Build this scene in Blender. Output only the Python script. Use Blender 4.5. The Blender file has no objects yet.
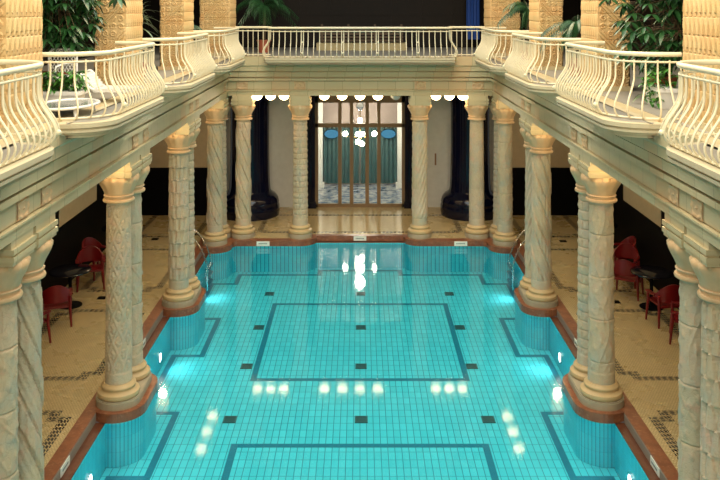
import bpy, math, random
from math import sin, cos, pi, radians as R
from mathutils import Vector
from mathutils.geometry import tessellate_polygon
random.seed(7)
sc = bpy.context.scene
COL = sc.collection

# ------------------------------------------------------------------ mesh builder
class MB:
    def __init__(s): s.v=[]; s.f=[]; s.uv=[]
    def add(s, vs, fs, uvs=None):
        b=len(s.v); s.v+=[tuple(p) for p in vs]
        for i,f in enumerate(fs):
            s.f.append(tuple(b+k for k in f)); s.uv.append(uvs[i] if uvs else None)
        return s
    def box(s,x0,x1,y0,y1,z0,z1):
        return s.add([(x0,y0,z0),(x1,y0,z0),(x1,y1,z0),(x0,y1,z0),(x0,y0,z1),(x1,y0,z1),(x1,y1,z1),(x0,y1,z1)],
              [(3,2,1,0),(4,5,6,7),(0,1,5,4),(1,2,6,5),(2,3,7,6),(3,0,4,7)])
    def tube(s,pts,r,n=8,cap=True):
        pts=[Vector(p) for p in pts]; rs=r if isinstance(r,(list,tuple)) else [r]*len(pts)
        vs=[];fs=[]
        up=None
        for i,p in enumerate(pts):
            t=(pts[min(i+1,len(pts)-1)]-pts[max(i-1,0)]).normalized()
            if up is None:
                up=Vector((0,0,1)) if abs(t.z)<.9 else Vector((1,0,0))
            a=t.cross(up)
            if a.length<1e-4: a=t.cross(Vector((0,1,0)))
            a.normalize(); b=a.cross(t).normalized(); up=b
            for k in range(n):
                q=2*pi*k/n; vs.append(p+a*rs[i]*cos(q)+b*rs[i]*sin(q))
        for i in range(len(pts)-1):
            for k in range(n):
                k2=(k+1)%n; fs.append((i*n+k,i*n+k2,(i+1)*n+k2,(i+1)*n+k))
        if cap:
            fs.append(tuple(range(n-1,-1,-1))); fs.append(tuple((len(pts)-1)*n+k for k in range(n)))
        return s.add(vs,fs)
    def lathe(s,prof,n=32,c=(0,0,0),fn=None):
        vs=[];fs=[];m=len(prof)
        for r,z in prof:
            for k in range(n):
                q=2*pi*k/n; rr=r if fn is None else fn(r,z,q)
                vs.append((c[0]+rr*cos(q),c[1]+rr*sin(q),c[2]+z))
        for i in range(m-1):
            for k in range(n):
                k2=(k+1)%n; fs.append((i*n+k,i*n+k2,(i+1)*n+k2,(i+1)*n+k))
        fs.append(tuple(range(n-1,-1,-1))); fs.append(tuple((m-1)*n+k for k in range(n)))
        return s.add(vs,fs)
    def prism(s,poly,z0,z1,bottom=True):
        n=len(poly); vs=[(x,y,z0) for x,y in poly]+[(x,y,z1) for x,y in poly]
        tri=tessellate_polygon([[Vector((x,y,0)) for x,y in poly]])
        ar=sum(poly[i][0]*poly[(i+1)%n][1]-poly[(i+1)%n][0]*poly[i][1] for i in range(n))
        fs=[]
        for t in tri:
            a,b,c=[Vector(poly[k]) for k in t]
            if (b-a).cross(c-a)<0: t=(t[0],t[2],t[1])
            fs.append(tuple(n+k for k in t))
            if bottom: fs.append((t[2],t[1],t[0]))
        for i in range(n):
            j=(i+1)%n
            fs.append((i,j,n+j,n+i) if ar>0 else (j,i,n+i,n+j))
        return s.add(vs,fs)
    def sphere(s,c,r,n=16,m=10,z0=-1,z1=1):
        prof=[]
        for i in range(m+1):
            a=-pi/2+pi*i/m
            prof.append((max(r*cos(a),1e-4),r*sin(a)))
        return s.lathe(prof,n,c)
    def grid(s,o,du,dv,nu,nv,fn=None,nrm=None):
        o=Vector(o);du=Vector(du);dv=Vector(dv); nm=nrm if nrm else du.cross(dv).normalized(); nm=Vector(nm)
        vs=[];fs=[]
        for j in range(nv+1):
            for i in range(nu+1):
                u=i/nu;v=j/nv
                p=o+du*u+dv*v
                if fn: p=p+nm*fn(u*du.length,v*dv.length)
                vs.append(p)
        for j in range(nv):
            for i in range(nu):
                a=j*(nu+1)+i; fs.append((a,a+1,a+nu+2,a+nu+1))
        return s.add(vs,fs)
    def mesh(s,name,mat,smooth=None):
        me=bpy.data.meshes.new(name); me.from_pydata(s.v,[],s.f)
        if any(u for u in s.uv):
            ul=me.uv_layers.new(name='UVMap')
            for p,u in zip(me.polygons,s.uv):
                if u:
                    for li,c in zip(p.loop_indices,u): ul.data[li].uv=c
        me.materials.append(mat)
        if smooth is not None:
            me.polygons.foreach_set('use_smooth',[True]*len(me.polygons))
            me.set_sharp_from_angle(angle=R(smooth))
        me.update()
        return me
    def build(s,name,mat,parent=None,smooth=None,loc=None):
        return link(name,s.mesh(name,mat,smooth),parent,loc)

def link(name,me,parent=None,loc=None,rz=0):
    o=bpy.data.objects.new(name,me); COL.objects.link(o)
    if parent: o.parent=parent
    if loc: o.location=loc
    if rz: o.rotation_euler.z=rz
    return o
def tag(o,label=None,cat=None,group=None,kind=None):
    if label:o['label']=label
    if cat:o['category']=cat
    if group:o['group']=group
    if kind:o['kind']=kind
    return o
def thing(name,label,cat,loc=(0,0,0),rz=0,group=None,kind=None):
    o=link(name,None,None,loc,rz); return tag(o,label,cat,group,kind)
def struct(o): o['kind']='structure'; return o
def kids(o): return [c for c in COL.objects if c.parent==o]
def dup(src,loc,rz,label,group=None):
    r=src.copy(); COL.objects.link(r); r.location=loc; r.rotation_euler=(0,0,rz); r['label']=label
    if group: r['group']=group
    for c in kids(src):
        d=c.copy(); COL.objects.link(d); d.parent=r
        for g in kids(c):
            e=g.copy(); COL.objects.link(e); e.parent=d
    return r

# ------------------------------------------------------------------ materials
class NT:
    def __init__(s,name):
        s.mat=bpy.data.materials.new(name); s.mat.use_nodes=True; s.t=s.mat.node_tree
        s.t.nodes.clear(); s.out=s.t.nodes.new('ShaderNodeOutputMaterial')
    def n(s,typ,**kw):
        x=s.t.nodes.new(typ)
        for k,v in kw.items(): setattr(x,k,v)
        return x
    def set(s,sock,v):
        if isinstance(v,bpy.types.NodeSocket): s.t.links.new(v,sock)
        elif v is not None:
            if isinstance(v,tuple) and len(v)==3 and len(sock.default_value)==4: v=v+(1,)
            sock.default_value=v
    def m(s,op,a,b=None,c=None):
        x=s.n('ShaderNodeMath',operation=op); s.set(x.inputs[0],a)
        if b is not None: s.set(x.inputs[1],b)
        if c is not None: s.set(x.inputs[2],c)
        return x.outputs[0]
    def pos(s):
        g=s.n('ShaderNodeNewGeometry'); return g.outputs['Position']
    def xyz(s,v=None):
        x=s.n('ShaderNodeSeparateXYZ'); s.set(x.inputs[0],v if v is not None else s.pos()); return x.outputs
    def noise(s,scale,detail=4,vec=None,rough=.55):
        x=s.n('ShaderNodeTexNoise'); s.set(x.inputs['Vector'],vec if vec is not None else s.pos())
        x.inputs['Scale'].default_value=scale; x.inputs['Detail'].default_value=detail; x.inputs['Roughness'].default_value=rough
        return x.outputs[0]
    def mix(s,f,a,b):
        x=s.n('ShaderNodeMix',data_type='RGBA'); s.set(x.inputs[0],f); s.set(x.inputs[6],a); s.set(x.inputs[7],b); return x.outputs[2]
    def ramp(s,f,a,b):
        x=s.n('ShaderNodeMapRange'); s.set(x.inputs[0],f); x.inputs[1].default_value=a; x.inputs[2].default_value=b; return x.outputs[0]
    def comb(s,a,b,c):
        x=s.n('ShaderNodeCombineXYZ')
        for i,v in enumerate((a,b,c)): s.set(x.inputs[i],v)
        return x.outputs[0]
    def bsdf(s,col,rough=.5,metal=0,bump=None,bstr=.3,bdist=.01,spec=None,coat=None):
        p=s.n('ShaderNodeBsdfPrincipled'); s.set(p.inputs['Base Color'],col); s.set(p.inputs['Roughness'],rough); s.set(p.inputs['Metallic'],metal)
        if spec is not None: p.inputs['Specular IOR Level'].default_value=spec
        if coat is not None: p.inputs['Coat Weight'].default_value=coat
        if bump is not None:
            b=s.n('ShaderNodeBump'); s.set(b.inputs['Height'],bump); b.inputs['Strength'].default_value=bstr; b.inputs['Distance'].default_value=bdist
            s.t.links.new(b.outputs[0],p.inputs['Normal'])
        s.t.links.new(p.outputs[0],s.out.inputs[0]); return s.mat

def plain(name,col,rough=.5,metal=0,var=.12,scale=6,bstr=.15,spec=None):
    k=NT(name); f=k.noise(scale)
    a=tuple(c*(1-var) for c in col); b=tuple(min(1,c*(1+var)) for c in col)
    return k.bsdf(k.mix(f,a,b),rough,metal,k.noise(scale*9,3),bstr,.004,spec)
def emit(name,col,st):
    k=NT(name); e=k.n('ShaderNodeEmission'); k.set(e.inputs[0],col); e.inputs[1].default_value=st
    k.t.links.new(e.outputs[0],k.out.inputs[0]); return k.mat

def m_column():
    k=NT('carved_limestone'); f=k.ramp(k.noise(1.6,5),.35,.65); g=k.ramp(k.noise(3.7,6),.45,.7)
    c=k.mix(f,(.47,.38,.24),(.56,.45,.29)); c=k.mix(k.m('MULTIPLY',g,.85),c,(.37,.385,.31))
    h=k.ramp(k.noise(5.5,3,k.comb(k.xyz()[1],k.xyz()[0],k.xyz()[2])),.56,.75); c=k.mix(k.m('MULTIPLY',h,.65),c,(.58,.33,.23))
    x=k.xyz(); dr=k.n('ShaderNodeTexWhiteNoise',noise_dimensions='3D'); k.set(dr.inputs['Vector'],k.comb(k.m('ROUND',k.m('MULTIPLY',x[0],1.6)),k.m('ROUND',k.m('MULTIPLY',x[1],1.5)),k.m('FLOOR',k.m('DIVIDE',x[2],.66))))
    c=k.mix(k.m('MULTIPLY',k.ramp(dr.outputs[0],.4,1.0),.35),c,(.62,.47,.36)); c=k.mix(k.m('MULTIPLY',k.ramp(dr.outputs[0],.4,.0),.30),c,(.38,.37,.30))
    v=k.n('ShaderNodeTexVoronoi',feature='DISTANCE_TO_EDGE'); wv=k.n('ShaderNodeVectorMath',operation='ADD')
    nz=k.n('ShaderNodeTexNoise'); k.set(nz.inputs['Vector'],k.pos()); nz.inputs['Scale'].default_value=7
    sc_=k.n('ShaderNodeVectorMath',operation='SCALE'); k.set(sc_.inputs[0],nz.outputs[1]); sc_.inputs['Scale'].default_value=.12
    k.set(wv.inputs[0],k.pos()); k.set(wv.inputs[1],sc_.outputs[0]); k.set(v.inputs['Vector'],wv.outputs[0]); v.inputs['Scale'].default_value=12
    vein=k.ramp(v.outputs['Distance'],0,.07)
    c=k.mix(k.m('MULTIPLY',k.m('SUBTRACT',1.0,vein),.16),c,(.26,.20,.12))
    return k.bsdf(c,.6,0,k.m('ADD',k.noise(38,5),k.m('MULTIPLY',vein,.28)),.55,.012)
def m_pier():
    k=NT('ochre_carved_stone'); x=k.xyz(); f=k.ramp(k.noise(1.3,5),.35,.65); c=k.mix(f,(.50,.36,.16),(.58,.43,.22))
    row=k.m('FLOOR',k.m('DIVIDE',x[2],.2)); w=k.n('ShaderNodeTexWhiteNoise',noise_dimensions='3D')
    k.set(w.inputs['Vector'],k.comb(k.m('FLOOR',k.m('DIVIDE',k.m('ADD',x[0],x[1]),.34)),row,0.0))
    c=k.mix(k.m('MULTIPLY',w.outputs[0],.5),c,(.56,.31,.12))
    return k.bsdf(c,.7,0,k.noise(30,5),.4,.008)
def m_entab():
    k=NT('cream_stone_blocks'); x=k.xyz(); s=k.m('DIVIDE',k.m('ADD',x[0],x[1]),.47)
    w=k.n('ShaderNodeTexWhiteNoise',noise_dimensions='1D'); k.set(w.inputs['W'],k.m('FLOOR',s))
    c=k.mix(w.outputs[0],(.52,.43,.24),(.60,.50,.30)); 
    w2=k.n('ShaderNodeTexWhiteNoise',noise_dimensions='1D'); k.set(w2.inputs['W'],k.m('ADD',k.m('FLOOR',s),71.3))
    c=k.mix(k.m('MULTIPLY',k.ramp(w2.outputs[0],.72,.95),.5),c,(.68,.38,.17))
    c=k.mix(k.m('MULTIPLY',k.noise(2.2,5),.35),c,(.52,.46,.30))
    j=k.m('LESS_THAN',k.m('FRACT',s),.02); c=k.mix(k.m('MULTIPLY',j,.7),c,(.20,.15,.07))
    return k.bsdf(c,.45,0,k.noise(25,4),.15,.005)
def m_marble(nm='red_marble',q=1.0):
    k=NT(nm); f=k.ramp(k.noise(5,7,None,.65),.35,.7); c=k.mix(f,(.15,.048,.022),(.27,.098,.042))
    g=k.ramp(k.noise(17,5),.55,.7); c=k.mix(k.m('MULTIPLY',g,.5),c,(.38,.20,.11))
    s=k.m('LESS_THAN',k.m('FRACT',k.m('DIVIDE',k.m('ADD',k.xyz()[0],k.xyz()[1]),.92)),.012)
    c=k.mix(k.m('MULTIPLY',s,.6),c,(.12,.05,.03))
    if q<1: c=k.mix(1-q,c,(.07,.022,.012))
    return k.bsdf(c,.3,0,k.noise(30),.06,.003)
def m_deck():
    k=NT('mosaic_floor'); x=k.xyz(); X,Y=x[0],x[1]
    aX=k.m('ABSOLUTE',X)
    def band(a,b,wx,wy,n):
        d1=k.m('MAXIMUM',k.m('SUBTRACT',a,wx),k.m('SUBTRACT',b,wy-n)); d2=k.m('MAXIMUM',k.m('SUBTRACT',a,wx-n),k.m('SUBTRACT',b,wy))
        return k.m('MINIMUM',d1,d2)
    yw=k.m('SUBTRACT',k.m('MULTIPLY',k.m('FRACT',k.m('DIVIDE',k.m('SUBTRACT',Y,13.55),4.35)),4.35),2.175)
    dS=band(k.m('ABSOLUTE',k.m('SUBTRACT',aX,5.235)),k.m('ABSOLUTE',yw),.81,1.575,.2)
    dC=band(aX,k.m('ABSOLUTE',k.m('SUBTRACT',Y,24.25)),2.75,.95,.12)
    d=k.m('MINIMUM',k.m('ABSOLUTE',dS),k.m('ABSOLUTE',dC))
    dd=k.m('MINIMUM',dS,dC)
    ph=k.m('FRACT',k.m('DIVIDE',k.m('ADD',dd,5.0),.05)); inb=k.m('MULTIPLY',k.m('LESS_THAN',d,.075),k.m('LESS_THAN',ph,.8))
    rowi=k.m('FLOOR',k.m('DIVIDE',k.m('ADD',dd,5.0),.05))
    dash=k.m('LESS_THAN',k.m('FRACT',k.m('ADD',k.m('DIVIDE',k.m('ADD',X,k.m('ADD',Y,20.0)),.105),k.m('MULTIPLY',rowi,.5))),.7)
    blk=k.m('MULTIPLY',inb,dash)
    br=k.n('ShaderNodeTexBrick',offset=.5); k.set(br.inputs['Vector'],k.pos()); br.inputs['Scale'].default_value=1
    br.inputs['Brick Width'].default_value=.045; br.inputs['Row Height'].default_value=.04; br.inputs['Mortar Size'].default_value=.005
    br.inputs['Color1'].default_value=(.60,.47,.24,1); br.inputs['Color2'].default_value=(.50,.385,.19,1); br.inputs['Mortar'].default_value=(.30,.22,.10,1)
    c=k.mix(k.m('MULTIPLY',k.ramp(k.noise(.9,5),.35,.7),.22),br.outputs[0],(.50,.34,.17))
    c=k.mix(blk,c,(.02,.018,.018))
    wet=k.m('MULTIPLY',k.m('LESS_THAN',aX,1.75),k.m('MULTIPLY',k.m('GREATER_THAN',Y,23.1),k.ramp(k.noise(1.1,3),.2,.5)))
    ro=k.m('MULTIPLY',k.m('ADD',k.m('MULTIPLY',k.noise(1.5),.25),.16),k.m('SUBTRACT',1.0,k.m('MULTIPLY',wet,.65)))
    return k.bsdf(c,ro,0,br.outputs['Fac'],-.1,.003)
def tilecol(k,br,c,wet):
    return c
def m_poolfloor():
    k=NT('turquoise_floor_tile'); br=k.n('ShaderNodeTexBrick',offset=0,squash=1); k.set(br.inputs['Vector'],k.pos()); br.inputs['Scale'].default_value=1
    br.inputs['Brick Width'].default_value=.11; br.inputs['Row Height'].default_value=.23; br.inputs['Mortar Size'].default_value=.006; br.inputs['Mortar Smooth'].default_value=.1
    br.inputs['Color1'].default_value=(.06,.55,.63,1); br.inputs['Color2'].default_value=(.08,.62,.70,1); br.inputs['Mortar'].default_value=(.015,.20,.29,1)
    return k.bsdf(br.outputs[0],.35,0,br.outputs['Fac'],-.2,.003)
def m_poolwall():
    k=NT('turquoise_wall_tile'); tc=k.n('ShaderNodeTexCoord'); x=k.xyz(tc.outputs['UV'])
    fu=k.m('FRACT',k.m('DIVIDE',x[0],.105)); fv=k.m('FRACT',k.m('DIVIDE',x[1],.23))
    gu=k.m('LESS_THAN',fu,.15); gv=k.m('LESS_THAN',fv,.03)
    w=k.n('ShaderNodeTexWhiteNoise',noise_dimensions='2D'); k.set(w.inputs['Vector'],k.comb(k.m('FLOOR',k.m('DIVIDE',x[0],.105)),k.m('FLOOR',k.m('DIVIDE',x[1],.23)),0.0))
    c=k.mix(w.outputs[0],(.05,.56,.66),(.075,.64,.72)); g=k.m('MAXIMUM',k.m('MULTIPLY',gu,.95),k.m('MULTIPLY',gv,.3))
    c=k.mix(g,c,(.008,.12,.22))
    return k.bsdf(c,.3)
def m_water():
    k=NT('pool_water'); fr=k.n('ShaderNodeFresnel'); fr.inputs[0].default_value=1.33
    b=k.n('ShaderNodeBump'); x=k.xyz(); k.set(b.inputs['Height'],k.noise(3.2,2)); b.inputs['Strength'].default_value=.05; b.inputs['Distance'].default_value=.012
    tr=k.n('ShaderNodeBsdfTransparent'); tr.inputs[0].default_value=(.86,.985,.99,1)
    gl=k.n('ShaderNodeBsdfGlossy'); gl.inputs['Roughness'].default_value=.062; k.t.links.new(b.outputs[0],gl.inputs['Normal'])
    mx=k.n('ShaderNodeMixShader'); k.t.links.new(fr.outputs[0],mx.inputs[0]); k.t.links.new(tr.outputs[0],mx.inputs[1]); k.t.links.new(gl.outputs[0],mx.inputs[2])
    k.t.links.new(mx.outputs[0],k.out.inputs[0]); return k.mat
def m_glass():
    k=NT('window_glass'); fr=k.n('ShaderNodeFresnel'); fr.inputs[0].default_value=1.45
    tr=k.n('ShaderNodeBsdfTransparent'); tr.inputs[0].default_value=(.93,.97,.96,1)
    gl=k.n('ShaderNodeBsdfGlossy'); gl.inputs['Roughness'].default_value=.02
    mx=k.n('ShaderNodeMixShader'); k.t.links.new(fr.outputs[0],mx.inputs[0]); k.t.links.new(tr.outputs[0],mx.inputs[1]); k.t.links.new(gl.outputs[0],mx.inputs[2])
    k.t.links.new(mx.outputs[0],k.out.inputs[0]); return k.mat
def m_leaf(name,a,b):
    k=NT(name); f=k.noise(9,2); c=k.mix(f,a,b)
    return k.bsdf(c,.32,0)

M=dict(column=m_column(),pier=m_pier(),entab=m_entab(),marble=m_marble(),marble2=m_marble('dark_red_marble',.3),deck=m_deck(),pfloor=m_poolfloor(),pwall=m_poolwall(),water=m_water(),glass=m_glass(),
 plinth=plain('grey_plinth_stone',(.34,.29,.20),.55),base=plain('honey_base_stone',(.50,.36,.18),.5),capital=plain('warm_capital_stone',(.62,.42,.23),.55,var=.28,bstr=.5),
 rail=plain('cream_painted_iron',(.76,.69,.49),.35,var=.04),slab=plain('pale_balcony_stone',(.55,.48,.32),.5),
 line=plain('dark_blue_tile',(.012,.17,.25),.3),drain=plain('dark_drain_grate',(.035,.10,.10),.4),
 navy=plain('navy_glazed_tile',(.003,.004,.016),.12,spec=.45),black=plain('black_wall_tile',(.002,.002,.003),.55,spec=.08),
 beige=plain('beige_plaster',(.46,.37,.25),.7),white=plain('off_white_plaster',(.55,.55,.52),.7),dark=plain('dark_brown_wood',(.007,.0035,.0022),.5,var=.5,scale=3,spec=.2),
 brown=plain('brown_frame_wood',(.20,.125,.055),.35),red=plain('dark_red_plastic',(.16,.006,.008),.3),blackgloss=plain('black_glossy_top',(.006,.006,.012),.08),
 chrome=plain('polished_chrome',(.8,.8,.82),.08,1,var=.02),plate=plain('white_enamel_plate',(.72,.76,.70),.3),ink=plain('grey_marking',(.10,.16,.16),.5),
 riser=plain('grey_gutter_stone',(.25,.21,.17),.4),whitep=plain('white_plastic',(.80,.80,.78),.3,var=.03),grey=plain('grey_floor_stone',(.30,.28,.24),.5),
 terra=plain('terracotta',(.38,.10,.05),.6),wood=plain('slatted_brown_wood',(.08,.045,.02),.5),bench=plain('tan_stone_step',(.45,.36,.18),.5),
 soil=plain('soil',(.03,.02,.012),.9),trunk=plain('bark',(.09,.06,.03),.8),teal=plain('teal_drape',(.045,.085,.085),.7,var=.4),blue=plain('blue_cloth',(.02,.07,.30),.6),
 tablegrey=plain('grey_glass_top',(.20,.22,.22),.1),brass=plain('brass',(.55,.38,.14),.25,1),brownsign=plain('brown_plaque',(.22,.11,.05),.4),
 leaf=m_leaf('dark_green_leaf',(.009,.042,.013),(.035,.125,.035)),leaf2=m_leaf('bright_green_leaf',(.03,.13,.02),(.10,.30,.05)),palm=m_leaf('palm_leaf',(.01,.045,.014),(.035,.11,.04)),
 dracaena=m_leaf('grey_green_leaf',(.05,.10,.05),(.20,.27,.15)),mottle=None,mauve=plain('mauve_grey_plaster',(.30,.24,.22),.7),
 bulb=emit('lit_bulb',(1,.70,.36),15),bulboff=plain('unlit_bulb_glass',(.6,.6,.55),.15),star=emit('chandelier_bulb',(1,.86,.66),55),uw=emit('underwater_lamp',(.9,1,1),8),blueglow=emit('blue_screen',(.16,.5,.8),.4))
def m_mottle():
    k=NT('mottled_blue_floor'); f=k.ramp(k.noise(4.5,5),.4,.6); return k.bsdf(k.mix(f,(.07,.13,.24),(.42,.44,.46)),.15)
M['mottle']=m_mottle()

# ------------------------------------------------------------------ layout constants
PY=[9.20,13.63,18.03]           # column pair centres along each side
HD=.33                           # half distance inside a pair
CX=3.775; BY=22.8; CY=22.12; BX=3.13; MX=1.6
ZS=3.82; ZG=4.87                 # soffit, gallery floor
WX=6.5; WBACK=26.2; WEND=25.2
ZF=-.80                          # pool floor
ZW=-.15                          # water

def pool_path(off_s,off_b,r,y0=4.0):
    """left half outline from the near end to the middle of the far side; off_s = side line, off_b = far centre line; returns points + arc flags"""
    P=[(-off_s,y0,0)]
    def arc(cx,cy,a0,a1,n=10):
        for i in range(n+1):
            a=R(a0+(a1-a0)*i/n); P.append((cx+r*cos(a),cy+r*sin(a),1))
    aS=math.degrees(math.acos(max(-1,min(1,(CX-off_s)/r))))
    for y in PY:
        arc(-CX,y-HD,-aS,0); arc(-CX,y+HD,0,aS)
    arc(-CX,CY,-aS,-8)
    # soft S into the far line
    x1=-CX+r*cos(R(-8)); yb=BY-r
    P.append((-CX+r,CY+.1,1)); P.append((-CX+r+.03,yb-.05,1)); P.append((-CX+r+.09,yb,1))
    P.append((-MX-.0,yb,0))
    aB=math.degrees(math.asin(max(-1,min(1,(off_b-BY)/r))))
    arc(-MX,BY,-84,aB,8)
    return P
def full_path(*a,**k):
    L=pool_path(*a,**k)
    Rr=[(-x,y,f) for x,y,f in L][::-1]
    return L+Rr

# ------------------------------------------------------------------ pool
def build_pool():
    inner=full_path(3.86,22.70,.42)
    mb=MB(); u=0
    pts=[(p[0],p[1]) for p in inner]
    for i in range(len(pts)-1):
        a,b=pts[i],pts[i+1]; d=math.dist(a,b)*(1.75 if inner[i+1][2] and inner[i][2] else 1.0)
        mb.add([(a[0],a[1],ZF),(b[0],b[1],ZF),(b[0],b[1],-.127),(a[0],a[1],-.127)],[(3,2,1,0)],[[(u,.69),(u+d,.69),(u+d,0),(u,0)]])
        u+=d
    struct(mb.build('wall_pool',M['pwall']))
    fl=MB(); fl.prism(pts,ZF-.1,ZF); struct(fl.build('floor_pool',M['pfloor']))
    wt=MB(); tri=tessellate_polygon([[Vector((x,y,0)) for x,y in pts]])
    fs=[]
    for t in tri:
        a,b,c=[Vector(pts[i]) for i in t]
        fs.append(t if (b-a).cross(c-a)>0 else (t[0],t[2],t[1]))
    wt.add([(x,y,ZW) for x,y in pts],fs)
    w=wt.build('water',M['water']); struct(w)
    # curb
    cin=full_path(4.02,22.86,.44)
    cp=[(p[0],p[1]) for p in cin]
    outer=[(-4.22,4.0),(-4.22,22.62),(-4.22,22.62),(-1.32,22.62),(-1.32,23.02)]
    # the strip behind the back columns follows the same straight line
    outer=[(-4.22,4.0),(-4.22,23.02),(4.22,23.02),(4.22,4.0)]
    poly=cp+outer[::-1]
    cb=MB(); cb.prism(poly,-.12,.02)
    struct(cb.build('trim_curb',M['marble']))
    # ledges (overflow gutter)
    lg=MB(); rs=MB()
    segs=[(4.0,PY[0]-HD-.38),(PY[0]+HD+.38,PY[1]-HD-.38),(PY[1]+HD+.38,PY[2]-HD-.38),(PY[2]+HD+.38,CY-.38)]
    for s in (-1,1):
        for y0,y1 in segs:
            x0,x1=sorted((s*3.868,s*4.1)); lg.box(x0,x1,y0,y1,-.3,-.13)
            x0,x1=sorted((s*4.012,s*4.05)); rs.box(x0,x1,y0,y1,-.13,.006)
    lg.box(-1.3,1.3,22.71,22.95,-.3,-.13)
    struct(lg.build('trim_gutter',M['marble2'])); struct(rs.build('trim_riser',M['riser']))
    # dark tile lines on the pool floor
    ln=MB(); w=.055
    def seg(a,b):
        (x0,y0),(x1,y1)=a,b
        if abs(y1-y0)<1e-6: ln.box(min(x0,x1)+w,max(x0,x1)-w,y0-w,y0+w,ZF-.01,ZF+.004)
        else: ln.box(x0-w,x0+w,min(y0,y1)-w,max(y0,y1)+w,ZF-.01,ZF+.004)
    half=[(-3.72,4.5)]
    for y in PY:
        half+=[(-3.72,y-1.03),(-3.16,y-1.03),(-3.16,y+.98),(-3.72,y+.98)]
    half+=[(-3.72,21.4),(-3.12,21.4),(-3.12,22.12),(-1.06,22.12),(-1.06,22.48)]
    for s in (-1,1):
        for i in range(len(half)-1): seg((s*half[i][0],half[i][1]),(s*half[i+1][0],half[i+1][1]))
    seg((-1.06,22.48),(1.06,22.48))
    for y0,y1 in ((15.92,19.95),(9.5,13.53)):
        for a,b in (((-2,y0),(2,y0)),((2,y0),(2,y1)),((-2,y1),(2,y1)),((-2,y0),(-2,y1))): seg(a,b)
    struct(ln.build('trim_pool_line',M['line']))
    # drains
    rows=[(20.66,'farthest row'),(18.5,'second row from the far end'),(16.5,'third row from the far end'),(14.38,'nearest row')]
    for y,rn in rows:
        for x,cn in ((-2.2,'left'),(0.02,'middle'),(2.17,'right')):
            g=thing('pool_drain','dark square drain in pool floor, %s one of %s'%(cn,rn),'drain',(x,y,ZF),0,'square drains in the pool floor')
            f=MB()
            f.box(-.11,.11,-.115,-.095,0,.012).box(-.11,.11,.095,.115,0,.012).box(-.11,-.09,-.095,.095,0,.012).box(.09,.11,-.095,.095,0,.012)
            fr=f.build('frame',M['drain'],g)
            h=MB(); h.box(-.09,.09,-.095,.095,-.005,.004)
            for k in range(6): h.box(-.09,.09,-.08+k*.03,-.066+k*.03,.004,.009)
            h.build('grate',M['drain'],fr)
    # underwater lamps
    for s,sn in ((-1,'left'),(1,'right')):
        for y,yn in ((12.1,'near'),(16.35,'middle'),(20.3,'far')):
            g=thing('underwater_lamp','round lit porthole lamp under water in the %s pool wall, %s one of three'%(sn,yn),'lamp',(s*3.86,y,-.56),0,'underwater pool lamps')
            a=MB(); n=20
            for r0,r1,x in ((.085,.12,.02),):
                vs=[];fs=[]
                for k in range(n):
                    q=2*pi*k/n
                    vs+=[(-s*.0,r1*cos(q),r1*sin(q)),(-s*x,r1*cos(q),r1*sin(q)),(-s*x,r0*cos(q),r0*sin(q)),(-s*.008,r0*cos(q),r0*sin(q))]
                for k in range(n):
                    k2=(k+1)%n
                    for e in range(3): fs.append((k*4+e,k2*4+e,k2*4+e+1,k*4+e+1))
                a.add(vs,fs)
            bz=a.build('bezel',M['chrome'],g,40)
            b=MB(); b.add([(-s*.01,.086*cos(2*pi*k/n),.086*sin(2*pi*k/n)) for k in range(n)],[tuple(range(n)) if s<0 else tuple(range(n-1,-1,-1))])
            b.build('lens',M['uw'],bz)
            L=bpy.data.lights.new('underwater_beam','SPOT'); L.energy=UWE; L.color=(.85,1,1); L.spot_size=R(150); L.spot_blend=1; L.shadow_soft_size=.08
            lo=link('underwater_beam',L,None,(s*3.80,y,-.5)); lo.rotation_euler=(0,-s*R(-68) if False else s*R(82),0)
    # signs on the riser
    def sign(loc,rz,label,tilt=0):
        g=thing('depth_sign',label,'sign',loc,rz,'white plates on the pool edge')
        p=MB(); p.box(-.17,.17,-.012,0,-.06,.06); p.build('plate',M['plate'],g)
        t=MB()
        for k in range(7): t.box(-.115+k*.033,-.092+k*.033,-.014,-.012,-.012,.014)
        t.build('marking',M['ink'],g)
    for y,yn in ((11.55,'nearest'),(15.7,'middle'),(20.0,'farthest')):
        sign((-4.012,y,-.055),R(90),'white plate on the left pool gutter riser, %s of three'%yn)
        sign((4.012,y,-.055),R(-90),'white plate on the right pool gutter riser, %s of three'%yn)
    yb=BY-.44
    sign((-2.55,yb,-.05),0,'white plate on far pool curb left of the glass screen'); sign((2.65,yb,-.05),0,'white plate on far pool curb right of the glass screen')
    sign((0,22.86,-.05),0,'white plate in the middle of the far recessed pool edge')

UWE=26
build_pool()

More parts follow.
